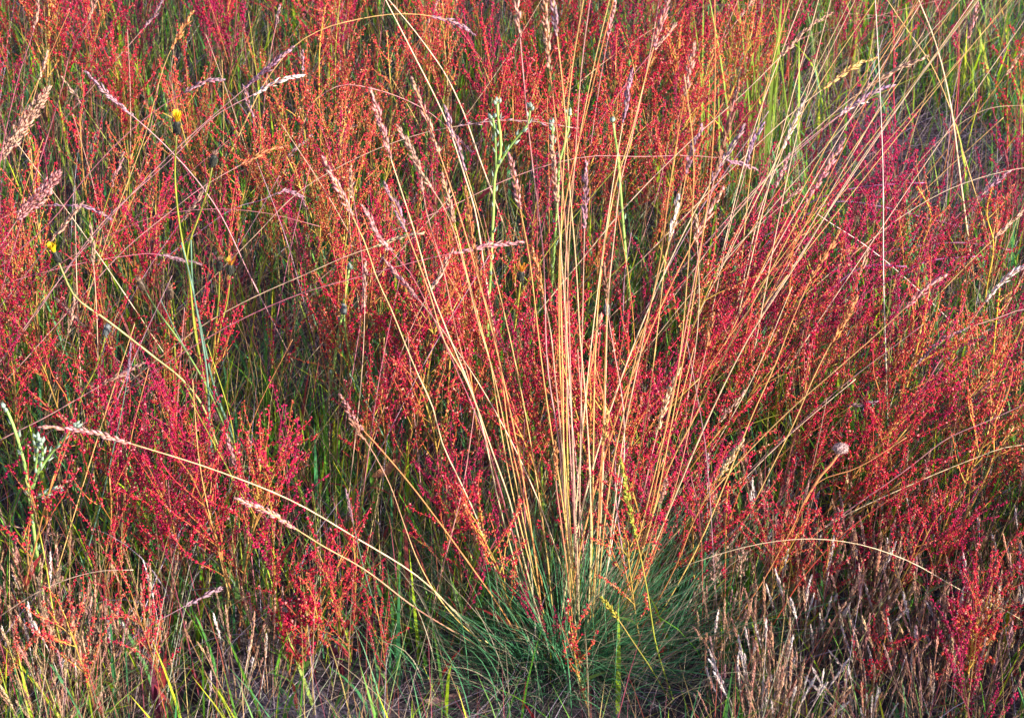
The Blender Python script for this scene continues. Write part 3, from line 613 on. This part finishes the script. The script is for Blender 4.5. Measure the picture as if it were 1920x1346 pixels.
# ------------------------------------------------------------------ yellow composites and buds
def flower(trace, label, state, stemc, r=.0011, name='hawkweed', extend=150):
    pts = lift(trace, extend, random.uniform(-.02, .03)); root = pts[0]; pts = pts - root; o = empty(name, root)
    sm = MB(); sm.tube(pts, np.linspace(r, r * .75, len(pts)), jit(stemc, .05), 7); sm.build('stem', M_STEM, o, True)
    tip = pts[-1]; d = nrm(pts[-1] - pts[-3]); hd = MB(); Lb = .013; W = .0036
    prof = [(0, .35), (.12, .8), (.35, 1), (.65, .9), (.85, .72), (1., .6)]
    dark = A(.06, .07, .05) if state != 'grey' else A(.18, .22, .2)
    if state == 'brown': dark = A(.16, .12, .07)
    hd.tube(np.array([tip + d * Lb * t for t, _ in prof]), np.array([W * k for _, k in prof]), np.array([dark * (1 + .3 * t) for t, _ in prof]), 10)
    N = 46; a = rng.uniform(0, 6.28, N); u1 = nrm(np.cross(d, A(.3, 1, .2))); u2 = np.cross(d, u1)
    sd = np.cos(a)[:, None] * u1 + np.sin(a)[:, None] * u2; t = rng.uniform(.05, .85, N)
    hd.blobs(tip + d * (Lb * t)[:, None] + sd * (W * .92), nrm(d + sd * .15), .006, .0007, dark * rng.uniform(.6, 2.0, (N, 1)), 4, .35, .6)
    hd.build('flower_bud', M_LEAF, o, False)
    if state in ('open', 'droop', 'rust'):
        pb = MB(); N = 26; a = rng.uniform(0, 6.28, N); sd = np.cos(a)[:, None] * u1 + np.sin(a)[:, None] * u2
        yc = A(.85, .62, .02) if state != 'rust' else A(.75, .38, .04)
        for k in range(N if state != 'rust' else 9):
            dd = nrm(d + sd[k] * rng.uniform(.05, .35)); b0 = tip + d * Lb * .9 + sd[k] * W * .4; wv = nrm(np.cross(dd, sd[k])) * .0011; l = rng.uniform(.007, .012); cc = yc * rng.uniform(.85, 1.1)
            b1 = b0 + dd * l * .6; b2 = b0 + dd * l + sd[k] * .001
            pb.add(np.array([b0 - wv * .6, b0 + wv * .6, b1 + wv, b1 - wv, b2 + wv * .8, b2 - wv * .8]), None, np.array([[0, 1, 2, 3], [3, 2, 4, 5]]), cc)
        pb.build('petals', M_PETAL, o)
    elif state in ('brown', 'black'):
        pb = MB(); N = 30; a = rng.uniform(0, 6.28, N); sd = np.cos(a)[:, None] * u1 + np.sin(a)[:, None] * u2; ax = nrm(d + sd * rng.uniform(.1, .5, (N, 1)))
        pb.blobs(tip + d * Lb + sd * (W * .4) + ax * .002, ax, .007, .0004, A(.42, .27, .17) * rng.uniform(.6, 1.5, (N, 1)), 3); pb.build('withered_tuft', M_HEAD, o)
    tag(o, label, 'wildflower', 'hawkweed flowers and buds'); return o
GL, GR, BG = C['lime'] * .75, C['green'] * 1.3, C['bluegreen']
flower([(331,250),(328,330),(338,430),(355,520),(365,620),(385,720),(400,820)], 'open yellow flower on a tall curving green stem at the upper left', 'open', GL)
flower([(398,312),(392,345),(375,400),(352,470),(360,560),(370,640),(395,790)], 'blackened bud on a stout green stem right of the open yellow flower', 'black', GL)
flower([(110,492),(140,555),(200,600),(290,670),(340,710),(370,745),(410,840)], 'drooping yellow flower on a long stem slanting from the left', 'droop', C['lime'] * .6 + A(.2, .15, .1), .0012)
flower([(272,545),(290,575),(330,630),(385,720),(430,820)], 'grey-brown closed bud on a dark slanting stem left of centre left', 'brown', GR)
flower([(320,560),(322,580),(326,630),(332,690),(362,750)], 'brown closed bud on a green stem right of the slanting bud stem', 'brown', GL)
flower([(198,628),(190,660),(175,700),(152,745),(145,820)], 'dull green closed bud bent left above the tan head at left', 'grey', GL)
flower([(170,748),(168,790),(162,850),(150,930)], 'dark brown spent bud on a dull green stem behind the tan head', 'brown', GL * .7)
flower([(431,515),(427,560),(412,620),(400,720)], 'rust tipped bud above its green stem, right of two dark buds', 'rust', GL)
flower([(412,508),(410,560),(404,620),(395,720)], 'black bud touching the left of the rust tipped bud', 'black', GL)
flower([(976,528),(970,580),(962,640),(955,720)], 'black bud with orange petals beside the tall straws at centre', 'rust', GL)
flower([(1137,592),(1135,650),(1132,720)], 'small hairy grey bud among the tall straws right of centre', 'grey', GL)
flower([(645,590),(650,640),(665,700)], 'small dark grey bud low in green grass left of the fan', 'grey', GR)
# blue-green stout leafless stems near the flowers
for tr, lab in [([(340,455),(352,500),(372,600),(388,700),(395,830),(405,900)], 'stout blue-green stem crossing below the open yellow flower'),
                ([(358,450),(362,540),(378,620),(400,720),(440,830)], 'stout blue-green stem running to the right of its twin below the yellow flower'),
                ([(300,560),(345,650),(400,740),(450,830)], 'dark green slanting stem under the crowded brown buds'),
                ([(655,700),(690,760),(725,830)], 'blue-green stem left of the tall straws above the curled leaf')]:
    stalk(tr, BG, None, 0, 'fescue', .0014 if 'stout' in lab else .0010, 110, .0, None, name='plant_stem', label=lab, group='blue-green stems', cat='plant stem')

# ------------------------------------------------------------------ silvery cudweed sprigs
def cudweed(trace, label, branches, extend=280, n=16):
    pts = lift(trace, extend, 0.); root = pts[0]; Y = pts[len(pts) // 2][1]; o = empty('cudweed', root)
    def leafy(P, mb, n, top=5):
        Q, D, s = resample(P, .003)
        for k in range(n):
            i = int((.25 + .75 * k / n) * (len(Q) - 1)); a = k * 2.4; sd = nrm(np.cross(D[i], A(math.cos(a), math.sin(a), .2))); ax = nrm(D[i] + sd * .35)
            mb.blobs([Q[i] + sd * .0015 + ax * .004], ax, .011, .0021, C['sage'] * rng.uniform(.9, 1.25), 5, .4, .5)
        for k in range(top):
            sd = nrm(rng.normal(size=3)); ax = nrm(D[-1] + sd * .4); mb.blobs([Q[-1] + sd * .0022 + ax * .003], ax, .0085, .0020, C['sage'] * rng.uniform(1.0, 1.25), 6, .5)
    sm = MB(); sm.tube(pts - root, np.linspace(.0019, .0014, len(pts)), jit(C['sage'] * A(.9, 1.1, .35), .05), 6); sm.build('stem', M_STEM, o, True)
    lf = MB(); leafy(pts - root, lf, n); lf.build('leaves', M_LEAF, o)
    for b in branches:
        Pb = smooth_path([at_y(x, y, Y) for x, y in b], 10) - root; m = MB(); m.tube(Pb, .0012, C['sage'] * A(.95, 1.1, .4), 6); leafy(Pb, m, 7, 5); m.build('branch', M_LEAF, o)
    tag(o, label, 'wild plant', 'silvery green sprigs')
cudweed([(933,195),(934,222),(938,250),(938,290),(930,320),(925,400),(922,460)], 'silvery green sprig, tallest and leftmost of three at the top centre', [[(930,320),(929,270),(927,240),(924,222)], [(930,320),(950,285),(968,260),(990,232),(994,205)]])
cudweed([(1066,215),(1066,240),(1060,265),(1050,300),(1046,360)], 'silvery green sprig, right one of three behind the tall straws', [[(1038,300),(1036,260),(1036,235)]], n=8)
cudweed([(1150,232),(1152,250),(1158,290),(1162,340)], 'tiny silvery sprig right of the other silvery sprigs, half hidden', [], n=5)
cudweed([(12,768),(22,790),(35,830),(48,880),(56,940)], 'pale forked green sprig with woolly tips at the lower left edge', [[(56,920),(75,880),(100,845),(126,815),(140,800)], [(62,915),(72,880),(80,850),(78,832)], [(66,880),(70,850),(70,825)], [(56,935),(80,928),(105,918)]], 240, 12)
cudweed([(655,505),(652,520),(648,545)], 'small sage green sprig low in the grass left of the fan', [], n=5)

# ------------------------------------------------------------------ white puff, curled leaf
def puff():
    pts = lift([(1572,850),(1560,868),(1540,890),(1515,930),(1490,985)], 200, 0.); root = pts[0]; o = empty('seed_puff', root); pts = pts - root
    sm = MB(); sm.tube(pts, np.linspace(.0014, .0012, len(pts)), C['orange'], 7); sm.build('stem', M_STEM, o, True)
    c = pts[-1] + A(.0015, 0, .006); mb = MB(); N = 1400; v = nrm(rng.normal(size=(N, 3))); rr = rng.uniform(.55, 1., (N, 1))
    wob = 1 + .16 * np.sin(v[:, :1] * 5 + 1) * np.cos(v[:, 2:] * 6); P = c + v * rr * wob * A(.0070, .0060, .0044)
    mb.blobs(P, nrm(v * A(1, 1, .5) + rng.normal(0, .6, (N, 3))), .0036, .00035, A(.62, .47, .42) * rng.uniform(.75, 1.2, (N, 1)), 3)
    mb.blobs([c], A(1, 0, -.2), .0135, .0048, A(.5, .38, .34), 8, .5); mb.build('woolly_head', M_HEAD, o)
    cl = MB(); cl.blobs(np.repeat([pts[-1] + A(0, 0, .001)], 9, 0) + rng.normal(0, .0012, (9, 3)), nrm(rng.normal(size=(9, 3)) + A(0, 0, 1.2)), .007, .0009, C['tan'] * .9, 4); cl.build('calyx', M_LEAF, o)
    tag(o, 'round white woolly seed head on an orange stem at the right of centre', 'wildflower')
puff()
def curled_leaf(px, py, z, L, W, rot, c, label, cname='dead_leaf'):
    p = at_z(px, py, z); mb = MB(); K, J = 12, 7; v = []
    for i in range(K):
        u = i / (K - 1); w_ = W * math.sin(math.pi * (.06 + .88 * u)) ** .8
        for j in range(J):
            t = j / (J - 1) - .5; a = t * 2.2; x = (u - .5) * L; y = math.sin(a) * w_ * .5; zz = -math.cos(a) * w_ * .28 + .3 * L * (u - .5) ** 2
            v.append((x * math.cos(rot) - y * math.sin(rot), x * math.sin(rot) + y * math.cos(rot), zz + rng.normal(0, .0003)))
    i = np.arange(K - 1)[:, None] * J + np.arange(J - 1)[None]; i = i.ravel()
    mb.add(np.array(v), None, np.stack([i, i + 1, i + J + 1, i + J], -1), c); o = mb.build(cname, M_LEAF, None, True); o.location = p; tag(o, label, 'leaf', 'dead leaves'); return o
curled_leaf(722, 880, .075, .04, .016, .9, A(.5, .24, .10), 'curled orange-brown dead leaf left of the tall straws')
curled_leaf(835, 1310, .012, .04, .018, .3, A(.32, .2, .15), 'brown dead leaf lying at the bottom left of the green tussock')
curled_leaf(1500, 1322, .01, .035, .014, 2., A(.3, .18, .13), 'dull brown dead leaf on the ground below the white dry spikes')

# red dock-like leaves
k = 0
for px, py, h_, c in [(545,1195,.05,'red'),(820,1240,.04,'red'),(435,820,.06,'dark'),(415,905,.06,'dark'),(820,1000,.05,'red'),(188,570,.04,'red'),(515,770,.045,'red'),(430,870,.05,'dark'),(1570,990,.05,'red'),
                      (1735,950,.04,'red'),(640,1215,.07,'dark'),(300,1300,.05,'dark'),(1010,1320,.05,'red'),(1405,1300,.04,'dark'),(1850,1260,.05,'red'),(690,1170,.05,'dark'),(150,950,.05,'red'),(380,1250,.04,'red'),(1385,1000,.05,'dark'),(1160,980,.05,'dark'),(1245,1180,.04,'red'),(960,1060,.04,'red')]:
    b = at_z(px, py + 50, 0); mb = MB(); cc = A(.55, .03, .04) if c == 'red' else A(.16, .02, .06)
    for q in range(1): mb.blades(b, rng.uniform(0, 6.28), h_ * 1.5, rng.uniform(0, .4), .5, .009, cc, 7)
    o = mb.build('dock_leaf', M_LEAF, None, True, origin=b); o['category'] = 'leaf'; o['group'] = 'single red leaves'; later(o, f"{'bright red' if c == 'red' else 'dark purple'} pointed leaf", px, py)

# ------------------------------------------------------------------ short dry hair-grass: tufts of tan stems with narrow spikes
def dry_proto(nst, white=0.):
    out = []
    for k in range(nst):
        a = rng.uniform(0, 6.28); r_ = rng.uniform(0, .018); h = rng.uniform(.07, .125); d = A(math.cos(a) * .22, math.sin(a) * .22, 1) + rng.normal(0, .12, 3) * A(1, 1, 0)
        P = curve((math.cos(a) * r_, math.sin(a) * r_, 0), d, h, 7, 0., .12); c = C['white'] if rng.random() < white else jit(A(.54, .33, .21), .2)
        mb = MB(); mb.tube(P, np.linspace(.0005, .0003, 8), c * .85, 3); seed_head(mb, P[-3:] if rng.random() < .7 else P[-2:], 'hair', c * 1.1); out.append(mb)
    return [m.mesh('dry_spike', M_HEAD) for m in out]
DRY = [dry_proto(int(rng.integers(11, 17)), w_) for w_ in (0, 0, 0, 0, .25, .5)]
def dry_tuft(px, py, i, sc, lean):
    o = empty('dry_grass_tuft', at_z(px, py, 0)); o.scale = (sc,) * 3; o.rotation_euler = (random.gauss(0, .08), lean, random.uniform(0, 6.28))
    for me in DRY[i]:
        c = bpy.data.objects.new('dry_spike', me); COLL.objects.link(c); c.parent = o
    o['category'] = 'grass tuft'; o['group'] = 'short dry tan grass tufts'; later(o, 'pale dry spiky grass tuft' if i >= 4 else 'tan dry spiky grass tuft', px, py - 90)
cnt = 0
while cnt < 95:
    px = random.uniform(-60, 1980); py = random.uniform(930, 1440)
    wgt = .85 * (px < 360) * (py > 1130) + .25 * (360 <= px < 700) * (py > 1200) + 1. * (px > 1330) * (py > 1020 + max(0, 1500 - px) * .3) + .15 * (700 < px < 1300) * (py > 1280)
    if random.random() > wgt or (250 < px < 700 and random.random() < .7): continue
    dry_tuft(px, py, random.randrange(6) if px > 1350 else random.randrange(5), random.uniform(.8, 1.2), random.gauss(0, .1)); cnt += 1
WS = [((1622,1095),(1648,1200)),((1590,1140),(1620,1260)),((1578,1175),(1610,1290)),((1555,1220),(1640,1330)),((1627,1210),(1652,1330)),((1520,1245),(1560,1330)),((1537,1150),(1545,1230)),((1520,1170),(1524,1240)),
      ((1665,1160),(1680,1300)),((1710,1225),(1705,1330)),((1790,1240),(1785,1340)),((1750,1260),(1745,1345)),((1590,1290),(1600,1346)),((1510,1270),(1580,1345)),((500,1190),(490,1290)),((470,1195),(450,1300)),((395,1260),(390,1330)),((1695,1290),(1690,1346)),
      ((1780,930),(1770,990)),((1340,1040),(1335,1180)),((1392,1030),(1380,1180)),((45,1160),(70,1300)),((75,1230),(70,1330))]
for k, (t_, b_) in enumerate(WS):
    fl = k in (19, 20)
    o = stalk([t_, ((t_[0] + b_[0]) / 2 + 2, (t_[1] + b_[1]) / 2), b_], C['tan'] if fl else C['white'] * .8, C['tan'] if fl else C['white'], .034 if fl else random.uniform(.026, .036), 'fluffy' if fl else 'hair', .0006, 30, 0., None, name='dry_spike', group='pale dry spikes at the front', cat='grass')
    later(o, 'fluffy tan spike' if fl else 'single whitish dry spike', *t_)

# ------------------------------------------------------------------ green grass, straw litter (nobody could count them)
def field(n, ymin=1.15, ymax=4.6, wide=1.5):
    y = ymin + (ymax - ymin) * rng.random(n) ** 1.15; x = rng.uniform(-1, 1, n) * (wide * .55 + wide * .45 * (y - ymin) / (ymax - ymin)); return np.stack([x, y, np.zeros(n)], -1)
def noise2(p, f, s):
    return np.sin(p[:, 0] * f + s) * np.cos(p[:, 1] * f * 1.13 + s * 2) + .5 * np.sin(p[:, 0] * f * 2.3 + p[:, 1] * f * 1.7 + s)
mb = MB(); N = 70000; P = field(N); q = noise2(P, 9, 1.); keep = rng.random(N) < np.clip(.62 + .3 * q, .12, 1); P = P[keep]; N = len(P)
pal = np.array([A(.09, .30, .02), A(.05, .20, .04), A(.27, .46, .02), A(.05, .24, .09), A(.38, .48, .03), A(.30, .05, .05)])
def pxmap(P, z=.05):
    v = P + A(0, 0, z) - ORG; d = v @ FW; return 960 + F * v[:, 0] / d, 673 - F * (v @ UP) / d
def clear(P):
    px, py = pxmap(P, .02); k = np.ones(len(P))
    k = np.where(((px - 500) / 190) ** 2 + ((py - 1310) / 110) ** 2 < 1, .35, k)
    k = np.where(((px - 1060) / 330) ** 2 + ((py - 1320) / 150) ** 2 < 1, .06, k)
    k = np.where((px > 1450) & (py > 1080), k * .5, k); k = np.where(py > 1230, k * .65, k)
    k = np.where(((px - 1700) / 200) ** 2 + ((py - 330) / 120) ** 2 < 1, k * .25, k)
    return rng.random(len(P)) < k
k = clear(P); P = P[k]; N = len(P)
c = 1.12 * pal[rng.choice(6, N, p=[.3, .2, .2, .16, .08, .06])] * rng.uniform(.7, 1.35, (N, 1))
mb.blades(P, rng.uniform(0, 6.28, N), rng.uniform(.04, .145, N), np.abs(rng.normal(.1, .25, N)), rng.uniform(0, 1., N), np.where(rng.random(N) < .3, rng.uniform(.003, .0055, N), rng.uniform(.001, .0024, N)), c, 4, c * A(1.3, 1.15, .9))
tag(mb.build('meadow_grass', M_LEAF), 'green meadow grass growing between the red sorrel', 'grass', None, 'stuff')
mb = MB(); P = field(30000); P = np.concatenate([P, at_z(1640, 330) + rng.normal(0, 1, (3500, 3)) * A(.16, .16, 0)]); N = len(P); P[:, 2] = rng.uniform(0, .03, N)
c = np.array([A(.24, .19, .20), A(.30, .26, .33), A(.50, .42, .42), A(.12, .05, .09)])[rng.choice(4, N, p=[.35, .25, .2, .2])] * rng.uniform(.6, 1.2, (N, 1))
mb.blades(P, rng.uniform(0, 6.28, N), rng.uniform(.04, .13, N), rng.uniform(.9, 1.5, N), rng.uniform(-.3, .6, N), rng.uniform(.0006, .0016, N), c, 3, twist=1.2)
tag(mb.build('straw_litter', M_LEAF), 'dead straw lying on the dark soil', 'grass', None, 'stuff')
mb = MB(); P = field(20000); P = P[clear(P)]; N = len(P)     # thin upright dry and reddish stems through the sward
c = np.array([A(.45, .30, .14), A(.36, .10, .07), A(.30, .20, .12), A(.50, .42, .14), A(.30, .07, .10)])[rng.choice(5, N)] * rng.uniform(.7, 1.3, (N, 1))
mb.blades(P, rng.uniform(0, 6.28, N), rng.uniform(.09, .22, N), np.abs(rng.normal(.08, .2, N)), rng.uniform(0, .5, N), rng.uniform(.0007, .0013, N), c, 4, twist=.8)
tag(mb.build('thin_dry_stems', M_LEAF), 'fine reddish and straw coloured stems rising through the green grass', 'grass', None, 'stuff')
mb = MB(); P = field(23000); P = P[clear(P)]; N = len(P); P[:, 2] = rng.uniform(0, .04, N)     # fine curling blades lying every way
c = np.array([A(.16, .30, .10), A(.30, .36, .22), A(.46, .38, .24), A(.40, .34, .42), A(.26, .40, .05)])[rng.choice(5, N)] * rng.uniform(.7, 1.3, (N, 1))
mb.blades(P, rng.uniform(0, 6.28, N), rng.uniform(.07, .19, N), rng.uniform(.2, 1.1, N), rng.uniform(.3, 1.7, N), rng.uniform(.0006, .0012, N), c, 6, twist=1.)
tag(mb.build('curling_grass', M_LEAF), 'fine curling blades threading through the green grass', 'grass', None, 'stuff')
# taller grass added out of view at right and front, to shade the front
mb = MB(); N = 2200; P = np.stack([rng.uniform(.58, 1.7, N), rng.uniform(.85, 1.75, N), np.zeros(N)], -1)
P2 = np.stack([rng.uniform(-.4, 1.3, N // 2), rng.uniform(.45, 1.05, N // 2), np.zeros(N // 2)], -1); P = np.concatenate([P, P2]); N = len(P)
c = np.array([A(.12, .26, .04), A(.40, .30, .14), A(.22, .30, .05)])[rng.choice(3, N)] * rng.uniform(.7, 1.2, (N, 1))
mb.blades(P, rng.uniform(0, 6.28, N), rng.uniform(.2, .40, N), np.abs(rng.normal(.05, .1, N)), rng.uniform(0, .4, N), rng.uniform(.002, .004, N), c, 5)
tag(mb.build('added_shade_grass', M_LEAF), 'taller green and straw grass added out of view to shade the front', 'grass', None, 'stuff')
# lime patch at the upper right
mb = MB(); N = 45; b = at_z(1400, 330, 0); P = b + rng.normal(0, 1, (N, 3)) * A(.045, .06, 0); c = A(.26, .42, .05) * rng.uniform(.7, 1.25, (N, 1))
mb.blades(P, rng.uniform(0, 6.28, N), rng.uniform(.12, .36, N), np.abs(rng.normal(.05, .1, N)), rng.uniform(0, .35, N), rng.uniform(.002, .0045, N), c, 6)
tag(mb.build('lime_grass_clump', M_LEAF, None, origin=b), 'bright lime green grass clump among stems at the upper right', 'grass clump')

flush_labels()
